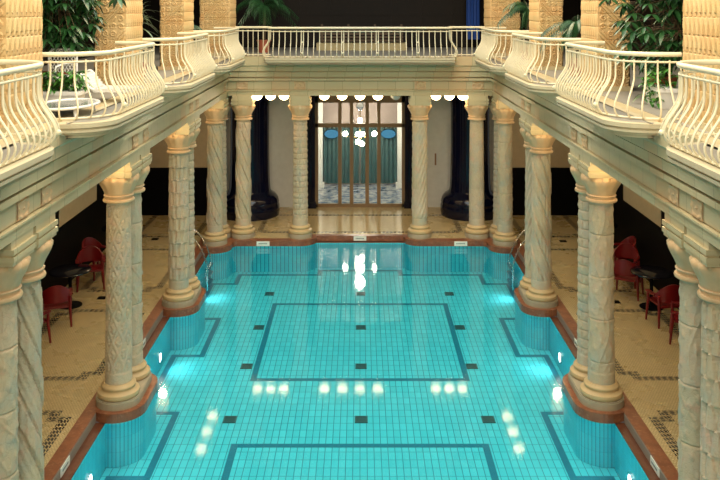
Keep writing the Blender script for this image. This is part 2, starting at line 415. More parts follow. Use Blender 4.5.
# ------------------------------------------------------------------ floors, walls
def build_shell():
    f=MB(); f.prism([(-WX-.2,2),(-4.2,2),(-4.2,23.0),(4.2,23.0),(4.2,2),(WX+.2,2),(WX+.2,26.25),(-WX-.2,26.25)],-.2,0.0)
    struct(f.build('floor',M['deck']))
    # mosaic strip between the far curb and the back columns
    f2=MB()
    f2.prism([(-3.2,22.62),(-1.3,22.62),(-1.3,23.02),(-3.2,23.02)],.0,.024); f2.prism([(1.3,22.62),(3.2,22.62),(3.2,23.02),(1.3,23.02)],.0,.024)
    struct(f2.build('floor_strip',M['deck']))
    for s,nm in ((-1,'left'),(1,'right')):
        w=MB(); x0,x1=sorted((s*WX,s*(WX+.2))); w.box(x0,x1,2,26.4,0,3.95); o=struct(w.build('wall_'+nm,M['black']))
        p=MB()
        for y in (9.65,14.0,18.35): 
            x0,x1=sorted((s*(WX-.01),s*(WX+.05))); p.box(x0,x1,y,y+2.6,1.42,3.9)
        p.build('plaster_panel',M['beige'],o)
        e=MB(); x0,x1=sorted((s*4.35,s*WX)); e.box(x0,x1,WEND,WEND+.2,1.4,3.95); o=struct(e.build('wall_end_'+nm,M['beige']))
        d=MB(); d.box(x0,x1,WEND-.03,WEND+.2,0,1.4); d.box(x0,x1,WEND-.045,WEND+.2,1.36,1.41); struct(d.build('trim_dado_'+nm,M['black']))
        c=MB(); x0,x1=sorted((s*3.95,s*(WX+.7))); c.box(x0,x1,2,26.4,3.95,ZG-.02); struct(c.build('ceiling_'+nm,M['beige']))
        g=MB(); x0,x1=sorted((s*3.6,s*(WX+.7))); g.box(x0,x1,2,27.2,ZG-.01,ZG+.005); struct(g.build('floor_gallery_'+nm,M['grey']))
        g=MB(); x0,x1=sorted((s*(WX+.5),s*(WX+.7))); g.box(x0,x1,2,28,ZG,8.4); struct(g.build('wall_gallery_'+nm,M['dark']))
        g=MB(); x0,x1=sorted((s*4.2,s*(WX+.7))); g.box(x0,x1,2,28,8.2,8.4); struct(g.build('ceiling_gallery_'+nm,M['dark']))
    c=MB(); c.box(-3.95,3.95,23.2,26.4,3.95,ZG-.02); struct(c.build('ceiling_back',M['beige']))
    g=MB(); g.box(-3.6,3.6,22.7,27.4,ZG-.02,ZG+.003); struct(g.build('floor_gallery_back',M['grey']))
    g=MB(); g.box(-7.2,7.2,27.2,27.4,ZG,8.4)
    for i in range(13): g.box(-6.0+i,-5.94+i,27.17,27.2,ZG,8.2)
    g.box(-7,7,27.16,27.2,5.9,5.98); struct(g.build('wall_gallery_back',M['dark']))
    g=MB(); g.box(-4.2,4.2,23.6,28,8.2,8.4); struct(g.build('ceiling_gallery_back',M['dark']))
    # back wall with the door opening
    b=MB(); b.box(-4.6,-1.45,WBACK,WBACK+.2,0,3.95); b.box(1.45,4.6,WBACK,WBACK+.2,0,3.95); b.box(-1.45,1.45,WBACK,WBACK+.2,3.5,3.95)
    struct(b.build('wall_back',M['white']))
    j=MB()
    for s in (-1,1):
        x0,x1=sorted((s*1.38,s*1.66)); j.box(x0,x1,WBACK-.16,WBACK+.22,0,3.9)
        x0,x1=sorted((s*1.35,s*1.69)); j.box(x0,x1,WBACK-.19,WBACK+.22,0,.18)
        j.tube([(s*1.52,WBACK-.17,.18),(s*1.52,WBACK-.17,3.9)],.055,10)
    struct(j.build('trim_door_jamb',M['navy']))
    # glass screen
    w=MB(); y0,y1=WBACK-.02,WBACK+.08
    w.box(-1.38,-1.29,y0,y1,0,3.5); w.box(1.29,1.38,y0,y1,0,3.5); w.box(-1.38,1.38,y0,y1,0,.1); w.box(-1.38,1.38,y0,y1,3.22,3.5); w.box(-1.38,1.38,y0,y1,2.46,2.58)
    for x in (-.62,-.26,.22,.58): w.box(x-.055,x+.055,y0-.01,y1,0.1,3.3)
    for x in (-.035,.0): w.box(x-.008,x+.0,y0-.04,y0,1.0,1.3)
    wn=struct(w.build('window_1',M['brown']))
    p=MB(); p.box(-1.3,1.3,WBACK+.02,WBACK+.035,.1,3.3); p.build('pane',M['glass'],wn)
    # vestibule beyond
    v=MB(); v.box(-3,3,WBACK+.21,30,-.1,0.0); struct(v.build('floor_vestibule',M['mottle']))
    v=MB(); v.box(-3,3,29.6,29.8,0,4); struct(v.build('wall_vestibule_back',M['mauve']))
    v=MB(); v.box(-3.2,-2.6,WBACK+.2,29.8,0,4); struct(v.build('wall_vestibule_left',M['white']))
    v=MB(); v.box(2.6,3.2,WBACK+.2,29.8,0,4); struct(v.build('wall_vestibule_right',M['white']))
    v=MB(); v.box(-3.2,3.2,WBACK+.2,29.8,4,4.2); struct(v.build('ceiling_vestibule',M['white']))
build_shell()

def build_vestibule():
    for s,sn in ((-1,'left'),(1,'right')):
        g=thing('white_pillar','white square pillar behind the glass screen, %s side'%sn,'pillar',(s*1.42,29.1,0),0,'white pillars behind the glass',kind='thing')
        b=MB(); b.box(-.14,.14,-.14,.14,.0,3.9); b.build('shaft',M['whitep'],g); b=MB(); b.box(-.19,.19,-.19,.19,0,.14); b.build('base',M['whitep'],g)
        g=thing('blue_screen','glowing blue oval wall panel behind the glass, upper %s'%sn,'panel',(s*.98,29.44,1.78),0,'glowing blue panels')
        b=MB(); b.prism([(.27*cos(2*pi*k/28),.17*sin(2*pi*k/28)) for k in range(28)],0,.07); fo=b.build('frame',M['black'],g); fo.rotation_euler.x=R(90); b=MB(); b.prism([(.25*cos(2*pi*k/28),.15*sin(2*pi*k/28)) for k in range(28)],.07,.08); b.build('glow',M['blueglow'],fo)
        # drape folds
        vs=[];d=MB()
        x0,x1=(.02,1.28) if s>0 else (-.02,-1.28)
        def wav(u,v): return .035*sin(u*42)
        d.grid((min(x0,x1),29.52,.05),(abs(x1-x0),0,0),(0,0,1.95),60,2,wav,(0,-1,0))
        tag(d.build('drape',M['teal'],None,60),'teal hanging drape behind glass screen, %s one'%sn,'drape','teal drapes behind the glass')
    # chandelier
    g=thing('chandelier','lit brass chandelier with bright bulbs hanging behind glass screen','chandelier',(0,27.75,0))
    b=MB(); b.tube([(0,0,4.0),(0,0,1.72)],.018,8); b.lathe([(.02,3.9),(.12,3.95),(.13,4.0)],16); b.build('stem',M['brass'],g,40)
    b=MB(); b.lathe([(.02,2.78),(.09,2.84),(.15,2.92),(.10,3.0),(.03,3.05)],12); b.build('crystal_crown',M['blueglow'] if False else M['chrome'],g)
    a=MB()
    bulbs=[(-.48,0,2.03),(.47,0,2.03),(.07,-.1,2.03),(-.07,-.1,2.03),(.0,-.12,2.48),(.06,-.1,1.72),(-.07,-.1,1.78)]
    for x,y,z in bulbs: a.tube([(0,0,z-.02),(x*.5,y*.5,z-.13),(x,y,z-.07)],.012,6)
    ar=a.build('arms',M['brass'],g,40)
    for x,y,z in bulbs:
        c=MB(); c.sphere((x,y,z),.082,12,8); c.build('bulb',M['star'],ar,60)
        c=MB(); c.lathe([(.03,-.10),(.035,-.06),(.045,-.05)],10,(x,y,z)); c.build('socket',M['brass'],ar,60)
build_vestibule()

def build_navy():
    def flute(r,z,q): return r*(1+.012*cos(20*q)*(1 if z>.8 else .4))
    prof=[(.86,0),(.88,.12),(.88,.30),(.86,.36),(.87,.40),(.84,.52),(.76,.62),(.66,.68),(.62,.74),(.60,.85),(.585,1.1),(.57,2),(.57,3.2),(.60,3.6),(.66,3.94)]
    for s,sn in ((-1,'left'),(1,'right')):
        g=thing('navy_tile_column','glossy navy tiled column with bulging base on the %s of the back hall'%sn,'column',(s*3.28,25.31,0),0,'navy tiled columns','thing')
        b=MB(); b.lathe([p for p in prof if p[1]<=.74],60,fn=flute); b.build('base',M['navy'],g,50)
        b=MB(); b.lathe([p for p in prof if p[1]>=.74],60,fn=flute); b.build('shaft',M['navy'],g,50)
    b=MB(); b.box(2.3,2.35,WBACK-.03,WBACK,1.3,1.66); tag(b.build('wall_plaque',M['brownsign']),'small brown upright plaque on white wall right of the screen','plaque')
build_navy()

# ------------------------------------------------------------------ entablature
PROF=[(-.5,3.82),(0,3.82),(0,3.93),(.03,3.94),(.03,3.965),(-.03,3.97),(-.03,3.985),(-.012,3.99),(-.012,4.20),(-.03,4.203),(-.03,4.216),(.045,4.22),(.045,4.285),(-.02,4.29),(-.02,4.32),(.055,4.325),(.06,4.455),(.03,4.46),(.03,4.475),(.095,4.48),(.10,4.60),(.13,4.63),(.13,4.865),(-.5,4.865)]
FX=3.51; FB=22.55
def build_entab():
    n=len(PROF)
    def sweep(path):  # path: list of functions o -> (x,y)
        b=MB(); vs=[]
        for fn in path:
            for o,z in PROF: x,y=fn(o); vs.append((x,y,z))
        fs=[]
        for i in range(len(path)-1):
            for k in range(n):
                k2=(k+1)%n; fs.append((i*n+k,i*n+k2,(i+1)*n+k2,(i+1)*n+k))
        fs.append(tuple(range(n))); fs.append(tuple((len(path)-1)*n+k for k in range(n-1,-1,-1)))
        return b.add(vs,fs)
    def ros(u,v):
        a,b=(u-.15)/.15,(v-.105)/.105; r=math.hypot(a,b); q=math.atan2(b,a)
        if abs(a)>.9 or abs(b)>.88: return .008
        return .008+.016*max(0,cos(r*7))*(.6+.4*cos(6*q))*(1 if r<1.2 else .3)
    def panel(mid,rz,par):
        b=MB(); b.grid((-.15,-.004,-.105),(.30,0,0),(0,0,.21),30,22,ros,(0,-1,0)); b.box(-.15,.15,-.003,.02,-.105,.105)
        o=b.build('carved_panel',M['capital'],par,40,mid); o.rotation_euler.z=rz
    L=sweep([lambda o:(-FX+o,4.0),lambda o:(-FX+o,FB-o)]).build('trim_1',M['entab']); struct(L)
    B=sweep([lambda o:(-FX+o,FB-o),lambda o:(FX-o,FB-o)]).build('trim_2',M['entab']); struct(B)
    Rr=sweep([lambda o:(FX-o,FB-o),lambda o:(FX-o,4.0)]).build('trim_3',M['entab']); struct(Rr)
    for y in PY:
        for d in (-.33,.33):
            panel((-FX-.012,y+d,4.092),R(90),L); panel((FX+.012,y+d,4.092),R(-90),Rr)
    panel((-FX-.012,CY,4.092),R(90),L); panel((FX+.012,CY,4.092),R(-90),Rr)
    for x in (-BX,-MX,MX,BX): panel((x,FB+.012,4.092),0,B)
build_entab()

# ------------------------------------------------------------------ columns
def h_diamond(q,z):
    u=q/(2*pi)*7; v=z/.40
    a=abs((u+v)%1-.5)*2; b=abs((u-v)%1-.5)*2
    r=math.hypot(a-1,b-1)
    return max(.009*max(0,1-a*4.5),.009*max(0,1-b*4.5))+.008*(r<.55)*(.6+.4*cos(6*math.atan2(a-1,b-1)))-.006*(.55<=r<.68)
def h_leaf(q,z):
    row=math.floor(z/.26); v=z/.26-row; u=(q/(2*pi)*9+.5*(row%2))%1
    w=abs(u-.5)*2; edge=1-v*.9
    return (.020*(1-w*w)*(1-v*.35) if w<edge**.5 else -.006)+(.006 if v>.93 else 0)-.005*(w<.12)
def h_spiral(q,z):
    p=(q/(2*pi)*3+z/.9)%1
    band=.016*(1 if .08<p<.42 else 0); s=.007*abs(sin(q*9+z*20)) if .5<p else .004*sin(q*18)
    return band+s-.012*(abs(p-.04)<.03)-.012*(abs(p-.46)<.03)
def h_block(q,z):
    row=math.floor(z/.15); v=z/.15-row; u=(q/(2*pi)*10+.5*(row%2))%1
    if v<.10 or u<.08: return -.008
    return .004+.009*max(0,cos((u-.53)*9))*max(0,cos((v-.5)*6))
def h_vine(q,z):
    s=sin(q*2+1.7*sin(z*3.6)+z*2.2); t=sin(q*3-z*4+1.2*sin(z*5))
    st=.010*max(0,1-abs(s)*5); lf=.010*max(0,sin(q*9+z*14))*max(0,sin(z*22-q*4))*(abs(s)>.28)
    return st+lf+.005*max(0,1-abs(t)*6)-.010*((z%.66)<.018)
def h_scale(q,z):
    p=(q/(2*pi)*6+z/.55)%1; return .013*abs(sin(p*pi))**.6+.006*sin(q*12-z*22)
PATS=dict(diamond=h_diamond,leaf=h_leaf,spiral=h_spiral,block=h_block,vine=h_vine,scale=h_scale)
SHAFT={}
def shaft_mesh(p):
    if p in SHAFT: return SHAFT[p]
    b=MB(); n=88; m=210; z0,z1=.33,3.16; fn=PATS[p]; prof=[]
    for i in range(m+1):
        z=z0+(z1-z0)*i/m; prof.append((.207-.022*(i/m),z))
    def f(r,z,q):
        k=min(1,max(0,(z-.5)/.06),max(0,(3.12-z)/.04)); return r-.010*(k>0)+fn(q,z)*k*1.45
    b.lathe(prof,n,fn=f)
    SHAFT[p]=b.mesh('shaft',M['column'],55); return SHAFT[p]
def mk_base():
    b=MB(); b.lathe([(.30,.12),(.318,.135),(.325,.165),(.318,.20),(.29,.215),(.262,.222),(.25,.24),(.252,.255),(.262,.262),(.268,.282),(.262,.30),(.24,.31),(.226,.335)],40)
    return b.mesh('base',M['base'],50)
def mk_plinth():
    b=MB(); b.lathe([(.318,0.0),(.318,.10),(.308,.12)],40); return b.mesh('plinth',M['plinth'],50)
def mk_capital():
    b=MB()
    b.lathe([(.2,3.15),(.235,3.155),(.243,3.175),(.235,3.195),(.21,3.20),(.21,3.235),(.226,3.24),(.23,3.255),(.22,3.265)],40)
    def pet(r,z,q):
        t=(z-3.26)/.3; return r*(1+.07*abs(cos(q*6))*t-.06*(1-abs(cos(q*6)))*t)
    b.lathe([(.21,3.26),(.222,3.30),(.245,3.36),(.28,3.43),(.305,3.49),(.305,3.53),(.28,3.56)],48,fn=pet)
    for k in range(4):
        a=pi/4+k*pi/2; b.sphere((.27*cos(a),.27*sin(a),3.53),.045,8,6)
    return b.mesh('capital',M['capital'],45)
def mk_abacus():
    b=MB()
    b.box(-.27,.27,-.285,.285,3.56,3.60); b.box(-.285,.285,-.298,.298,3.60,3.655); b.box(-.262,.262,-.28,.28,3.655,3.68)
    b.box(-.285,.285,-.298,.298,3.68,3.735); b.box(-.255,.255,-.29,.29,3.735,3.82)
    return b.mesh('abacus',M['entab'])
BASE,PLI,CAP,ABA=mk_base(),mk_plinth(),mk_capital(),mk_abacus()
PNAME=dict(diamond='lattice of diamonds',leaf='overlapping leaves',spiral='winding spiral bands',block='rows of carved blocks',vine='trailing vine relief',scale='twisted scales')
def column(x,y,p,label,plinth,rz=0):
    g=thing('stone_column',label,'column',(x,y,0.02),0,'carved stone columns around the pool','thing')
    if plinth: link('plinth',PLI,g)
    link('base',BASE,g); link('shaft',shaft_mesh(p),g,None,rz); cp=link('capital',CAP,g); link('abacus',ABA,cp)
    for c in kids(g):
        if c.name.startswith(('abacus','capital','shaft')): pass
    g.scale=(1,1,(ZS-.02)/3.82)
    return g
cols=[(-1,0,-1,'vine'),(-1,0,1,'spiral'),(-1,1,-1,'diamond'),(-1,1,1,'vine'),(-1,2,-1,'leaf'),(-1,2,1,'block'),
      (1,0,-1,'leaf'),(1,0,1,'vine'),(1,1,-1,'vine'),(1,1,1,'block'),(1,2,-1,'spiral'),(1,2,1,'scale')]
pn=['nearest','second','third']
for s,i,d,p in cols:
    sn='left' if s<0 else 'right'
    column(s*CX,PY[i]+d*HD,p,'stone column with %s, %s one of %s pair on %s poolside'%(PNAME[p],'front' if d<0 else 'rear',pn[i],sn),False,0 if s<0 else .9)
column(-CX,CY,'spiral','stone column with winding spiral bands standing on the far left pool corner',True)
column(CX,CY,'vine','stone column with trailing relief standing on the far right pool corner',True)
column(-CX,BY,'block','stone column half hidden behind the far left corner column',True)
column(CX,BY,'block','stone column half hidden behind the far right corner column',True)
column(-BX,BY,'spiral','stone column with spiral bands in the back row beside far left corner',True,.6)
column(BX,BY,'diamond','stone column with faint lattice in the back row beside far right corner',True)
column(-MX,BY,'block','stone column of carved blocks left of the glass screen',True)
column(MX,BY,'scale','stone column of twisted scales right of the glass screen',True)
def stadium(r,n=14):
    P=[]
    for k in range(n+1):
        a=-pi+pi*k/n; P.append((r*cos(a),-HD+r*sin(a)))
    for k in range(n+1):
        a=pi*k/n; P.append((r*cos(a),HD+r*sin(a)))
    return P
STP=MB().prism(stadium(.345),0,.10); STP.prism(stadium(.335),.10,.12)
STM=STP.mesh('stone_plinth',M['plinth'])
for s,sn in ((-1,'left'),(1,'right')):
    for i in range(3):
        tag(link('stone_plinth',STM,None,(s*CX,PY[i],.02)),'rounded grey stone plinth under the %s column pair on the %s'%(pn[i],sn),'plinth','grey plinths under the column pairs','thing')

# ------------------------------------------------------------------ ceiling lamps under the soffit
LAMP=None
def lamp(x,y,label,lit=True,dz=0,group='round soffit lamps'):
    global LAMP
    g=thing('ceiling_lamp',label,'lamp',(x,y,ZS+dz),0,group)
    if LAMP is None:
        a=MB(); a.lathe([(.15,-.02),(.15,0),(.05,0.0)],20)
        b=MB(); prof=[]
        for k in range(9):
            t=pi/2*k/8; prof.append((max(.135*sin(t),.002),-.02-.125*cos(t)))
        b.lathe(prof,20)
        LAMP=(a.mesh('rim',M['brass'],40),b.mesh('globe',M['bulb'],60),b.mesh('globe',M['bulboff'],60))
    link('rim',LAMP[0],g); link('globe',LAMP[1] if lit else LAMP[2],g)
on=['first','second','third','fourth','fifth']
yl=BY+.02
for k,x in enumerate((-2.76,-2.40,-2.04)): lamp(x,yl,'lit round lamp above back opening left of screen, %s from left'%on[k])
for k,x in enumerate((2.04,2.40,2.76)): lamp(x,yl,'lit round lamp above back opening right of screen, %s from left'%on[k])
for k,x in enumerate((-.96,-.48,0,.48,.96)):
    lamp(x,yl,('lit round lamp over the glass screen opening, %s from left'%on[k]) if k<4 else 'unlit round lamp at right end over the glass screen opening',k<4)
bays=[(11.545,'near'),(15.895,'middle'),(20.2,'far')]
for s,sn in ((-1,'left'),(1,'right')):
    for yc,bn in bays:
        for k,d in enumerate((-1.2,-.42,.36,1.14)):
            lamp(s*3.70,yc+d,'lit round lamp under %s stone beam, %s bay, %s from the near end'%(sn,bn,on[k]),dz=.05)

# ------------------------------------------------------------------ upper piers
def h_tri(u,z):
    row=math.floor(z/.2); v=z/.2-row
    f=(u/.125)%1; w=abs(f-.5)*2
    e=abs(w-(v if row%2 else 1-v)); h=.018*max(0,1-e*2.2)
    if v<.07: h=-.004
    if .07<=v<.3 and (u%.125)<.035: h-=.018
    return h
def h_diag(u,z):
    p=((u*1.0-z*.95)/.46)%1; h=.020*(1 if .0<p<.24 else 0)-.014*(abs(p-.12)<.025)
    if p>=.30:
        a=(u/.12)%1-.5; b=(z/.12)%1-.5; r=math.hypot(a,b); h+=.014*(abs(r-.3)<.09)+.014*(r<.1)
    if (z%.2)<.02: h-=.010
    return h
def edgef(u,W):
    return min(1,u/.03,(W-u)/.03)
def pier(x0,x1,y0,y1,s,label):
    """s: the side (sign of the normal of the pool face)"""
    g=thing('carved_pier',label,'pier',((x0+x1)/2,(y0+y1)/2,ZG),0,'carved piers along the gallery','thing')
    W=x1-x0; D=y1-y0; Hh=3.33; b=MB()
    b.box(-W/2+.02,W/2-.02,-D/2+.02,D/2-.02,0,Hh)
    hh=1.65
    fx=lambda u,z:h_diag(u if s>0 else W-u,z)*edgef(u,W)
    fy=lambda u,z:h_tri(u,z)*edgef(u,D)
    b.grid((-W/2,-D/2,0),(W,0,0),(0,0,hh),int(W/.009),int(hh/.009),fx,(0,-1,0))
    if s>0: b.grid((W/2,-D/2,0),(0,D,0),(0,0,hh),int(D/.009),int(hh/.009),fy,(1,0,0))
    else:
        b.grid((-W/2,D/2,0),(0,-D,0),(0,0,hh),int(D/.009),int(hh/.009),fy,(-1,0,0))
    for (a,c,d,e) in ((-W/2,W/2,-D/2,D/2),): b.box(a,c,d,e,hh,Hh)
    # back and outer cheek
    b.box(-W/2,W/2,D/2-.02,D/2,0,hh); 
    if s>0: b.box(-W/2,-W/2+.02,-D/2,D/2,0,hh)
    else: b.box(W/2-.02,W/2,-D/2,D/2,0,hh)
    b.build('shaft',M['pier'],g,35)
    c=MB(); c.box(-W/2-.03,W/2+.03,-D/2-.03,D/2+.03,0,.08); c.build('base',M['entab'],g)
for s,sn in ((-1,'left'),(1,'right')):
    for i,(y0,y1) in enumerate(((8.74,9.74),(13.22,14.22),(17.57,18.57))):
        x0,x1=sorted((s*3.64+(.06 if s>0 else 0),s*4.14+(.06 if s>0 else 0))); pier(x0,x1,y0,y1,-s,'square ochre carved stone pier on the %s gallery, %s from the near end'%(sn,['first','second','third'][i]))
    x0,x1=sorted((s*3.45,s*4.25)); pier(x0,x1,22.5,23.6,-s,'square ochre carved stone pier at the far %s gallery corner'%sn)

# ------------------------------------------------------------------ balconies
ZR=ZG+.765
BEL=[(0,.70),(0,.52),(.01,.45),(.04,.38),(.10,.29),(.14,.22),(.165,.15),(.155,.09),(.12,.04),(.07,.0)]
def catmull(P,n=3):
    out=[]
    for i in range(len(P)-1):
        p0=P[max(i-1,0)];p1=P[i];p2=P[i+1];p3=P[min(i+2,len(P)-1)]
        for k in range(n):
            t=k/n
            out.append(tuple(.5*((2*p1[a])+(-p0[a]+p2[a])*t+(2*p0[a]-5*p1[a]+4*p2[a]-p3[a])*t*t+(-p0[a]+3*p1[a]-3*p2[a]+p3[a])*t**3) for a in range(2)))
    out.append(P[-1]); return out
BC=catmull(BEL,2)
BALB=MB().tube([(o,0,z) for o,z in BC],.0115,6).mesh('baluster',M['rail'],50)
BALS=MB().tube([(0,0,.70),(0,0,0)],.0115,6).mesh('baluster',M['rail'],50)
_d=MB()
for dx in (-.028,.028): _d.tube([(o,dx,z) for o,z in BC],.012,6)
_d.sphere((.185,0,.13),.028,8,6); _d.sphere((.02,0,.40),.022,8,6)
BALD=_d.mesh('twin_baluster',M['rail'],50)
def resample(P,step):
    L=[0]
    for i in range(len(P)-1): L.append(L[-1]+math.dist(P[i],P[i+1]))
    n=max(2,round(L[-1]/step)); out=[]
    for k in range(n+1):
        d=L[-1]*k/n; i=max(j for j in range(len(P)) if L[j]<=d+1e-9); i=min(i,len(P)-2)
        t=(d-L[i])/max(1e-9,L[i+1]-L[i]); a,b=P[i],P[i+1]
        p=(a[0]+(b[0]-a[0])*t,a[1]+(b[1]-a[1])*t)
        j0,j1=max(i-1,0),min(i+2,len(P)-1)
        tx,ty=(b[0]-a[0],b[1]-a[1]); l=math.hypot(tx,ty)
        out.append((p,(ty/l,-tx/l),d/L[-1]))
    return out
def rpath(x0,y0,y1,out,r,n=7):
    """rounded bow from wall line x0: goes from (x0,y0) out by 'out' to (x0,y1). +x outward"""
    P=[(x0,y0)]
    cx=x0+out-r; 
    for k in range(n+1):
        a=-pi/2+pi/2*k/n; P.append((cx+r*cos(a),y0+r+r*sin(a)))
    for k in range(n+1):
        a=pi/2*k/n; P.append((cx+r*cos(a),y1-r+r*sin(a)))
    P.append((x0,y1)); return P
def balcony(label,path,slab,flip=1,twins=(),step=.135,belly=True,rot=None):
    """path: plan of the rail, outward on its right-hand side"""
    ox=sum(p[0] for p in path)/len(path); oy=sum(p[1] for p in path)/len(path)
    g=thing('balcony',label,'balcony',(ox,oy,ZG),0,'stone balconies with bellied railings')
    Lp=[(x-ox,y-oy) for x,y in path]
    # slab with stepped moulded edge
    if slab:
        S=[(x-ox,y-oy) for x,y in slab]
        cxm=sum(p[0] for p in S)/len(S); cym=sum(p[1] for p in S)/len(S)
        def sh(d): # inset by d
            n=len(S); out=[]
            for i in range(n):
                a=S[i-1];b=S[(i+1)%n]; tx,ty=b[0]-a[0],b[1]-a[1]; l=math.hypot(tx,ty) or 1
                nx,ny=(ty/l,-tx/l)
                if (S[i][0]-cxm)*nx+(S[i][1]-cym)*ny<0: nx,ny=-nx,-ny
                out.append((S[i][0]-nx*d,S[i][1]-ny*d))
            return out
        b=MB(); b.prism(sh(.0),-.05,.0); b.prism(sh(.03),-.075,-.05); b.prism(sh(.015),-.105,-.075); b.prism(sh(.06),-.135,-.105); b.prism(sh(.10),-.17,-.135)
        sl=b.build('slab',M['slab'],g)
        b=MB(); b.prism(sh(.13),0,.004); b.build('slab_paving',M['grey'],sl)
    top=MB(); top.tube([(x,y,.765) for x,y in Lp],.029,10); top.build('top_rail',M['rail'],g,50)
    mid=MB(); mid.tube([(x,y,.675) for x,y in Lp],.013,8); mid.build('middle_rail',M['rail'],g,50)
    o=.10 if belly else 0
    RS=resample(Lp,step)
    bot=MB(); bot.tube([(p[0]+nm[0]*o,p[1]+nm[1]*o,.025) for p,nm,t in RS],.014,6); bot.build('bottom_rail',M['rail'],g,50)
    n=len(RS)
    tw=set(min(range(n),key=lambda i:abs(RS[i][2]-t)) for t in twins)
    for i,(p,nm,t) in enumerate(RS):
        me=(BALD if i in tw else BALB) if belly else BALS
        q=link('twin_baluster' if me is BALD else 'baluster',me,g,(p[0],p[1],0.0),math.atan2(nm[1],nm[0]))
    return g
def side_path(s,ya,yb,x0=3.74,out=.70,r=.55):
    P=rpath(-x0,ya,yb,out,r)
    return P if s<0 else [(-x,y) for x,y in P][::-1]
def slab_poly(s,ya,yb):
    ya-=.27; yb-=.33
    P=rpath(-3.42,ya-.08,yb+.08,.58,.5,8)
    P=[(-3.42,ya-.08)]+P[1:-1]+[(-3.42,yb+.08)]
    return P if s<0 else [(-x,y) for x,y in P][::-1]
for s,sn in ((-1,'left'),(1,'right')):
    for ya,yb,nm in ((5.5,8.55,'nearest and cut by the picture edge'),(9.9,13.0,'between first and second piers'),(14.3,17.4,'between second and third piers'),(18.7,21.75,'between third and corner piers')):
        balcony('cream iron balcony on %s gallery, %s'%(sn,nm),side_path(s,ya,yb),slab_poly(s,ya,yb),s,(.24,.76))
bp=[(2.36,22.48),(2.36,21.95)]+[(2.28+.08*cos(a),21.92+.08*sin(a)) for a in (0,-pi/4,-pi/2)]
bp=bp+[(-x,y) for x,y in bp][::-1]
bp=bp[::-1]; bp=[(x,y) for x,y in bp]
# outward must be on the right-hand side: walk from right to left would put it on the left, so go left to right
balcony('long straight cream iron balcony across the back gallery',bp,[(-2.47,22.5),(-2.47,21.72),(-2.42,21.66),(2.42,21.66),(2.47,21.72),(2.47,22.5)],1,(.262,.417,.583,.738),.148)
for s,sn in ((-1,'left'),(1,'right')):
    P=[(s*3.3,22.5),(s*2.36,22.5)] if s<0 else [(2.36,22.5),(3.3,22.5)]
    ox=(P[0][0]+P[1][0])/2
    g=thing('straight_railing','short straight cream iron railing on the back gallery, %s of the long balcony'%sn,'railing',(ox,22.5,ZG),0,'straight railings')
    Lp=[(p[0]-ox,0) for p in P]
    for nm,z,r in (('top_rail',.765,.029),('middle_rail',.675,.013),('bottom_rail',.04,.014)):
        MB().tube([(x,y,z) for x,y in Lp],r,8).build(nm,M['rail'],g,50)
    for k in range(7): link('baluster',BALS,g,(Lp[0][0]+(Lp[1][0]-Lp[0][0])*(k+.5)/7,0,0))

# ------------------------------------------------------------------ plants
def leaf(mb,p,d,L,W,droop,n=4):
    p=Vector(p); d=Vector(d).normalized(); up=Vector((0,0,1)); side=d.cross(up)
    if side.length<.05: side=Vector((1,0,0))
    side.normalize(); nrm=side.cross(d)
    vs=[];fs=[]
    for i in range(n+1):
        t=i/n; w=W*sin(pi*min(1,t*.92+.06))**.8*.5
        c=p+d*(L*t)+Vector((0,0,-droop*L*t*t))
        vs+=[c-side*w+nrm*w*.25,c,c+side*w+nrm*w*.25]
    for i in range(n):
        a=i*3; fs+=[(a,a+1,a+4,a+3),(a+1,a+2,a+5,a+4)]
    mb.add(vs,fs)
def pot(g,r,h,mat):
    b=MB(); b.lathe([(r*.72,0),(r*.95,h*.9),(r*1.05,h*.9),(r*1.05,h),(r*.9,h),(r*.88,h*.9)],24); pt=b.build('pot',mat,g,40)
    b=MB(); b.lathe([(r*.01,h*.88),(r*.9,h*.88),(r*.9,h*.9)],20); b.build('soil',M['soil'],pt)
def schefflera(name,label,loc,box,ncl,seed,extra=(),potc=M['terra']):
    rnd=random.Random(seed); g=thing(name,label,'plant',loc)
    pot(g,.22,.34,potc)
    st=MB(); fo=MB()
    tops=[]
    for k in range(5):
        x=rnd.uniform(box[0]*.6,box[1]*.6); y=rnd.uniform(box[2]*.6,box[3]*.6); z=rnd.uniform(box[4]+.3,box[5]); tops.append((x,y,z))
        st.tube([(rnd.uniform(-.06,.06),rnd.uniform(-.06,.06),.3),(x*.3,y*.3,z*.5),(x,y,z)],[.022,.016,.008],6)
    pts=[(rnd.uniform(*box[0:2]),rnd.uniform(*box[2:4]),rnd.uniform(*box[4:6])) for _ in range(ncl)]+list(extra)
    for p in pts:
        t=min(tops,key=lambda q:math.dist(q,p)); 
        m=((p[0]+t[0])/2,(p[1]+t[1])/2,max(p[2],t[2]-.2)+.05)
        st.tube([t,m,p],.004,4)
        nl=rnd.randint(6,8); a0=rnd.uniform(0,6); s=rnd.uniform(.8,1.25)
        for j in range(nl):
            a=a0+2*pi*j/nl; leaf(fo,p,(cos(a),sin(a),rnd.uniform(-.5,.15)),.165*s,.062*s,rnd.uniform(.3,.7))
    st.build('stem',M['trunk'],g); fo.build('foliage',M['leaf'],g,60); return g
schefflera('umbrella_plant','big dark green leafy plant behind the left balcony railing beside second pier',(-4.62,12.85,ZG),(-.35,.75,-1.2,.1,.72,1.75),190,3,[(.97,-.6,1.55),(1.05,-.75,1.6),(1.1,-.5,1.45),(1.03,-.4,1.68)])
schefflera('umbrella_plant','big dark green leafy plant behind the right balcony railing beside second pier',(4.3,12.1,ZG),(-.5,.55,-.9,.6,.50,1.75),175,5,[(-.95,-.2,1.52),(-1.1,-.3,1.6),(-.85,-.3,1.42),(-1.02,.0,1.62),(-.7,-.2,1.5)])
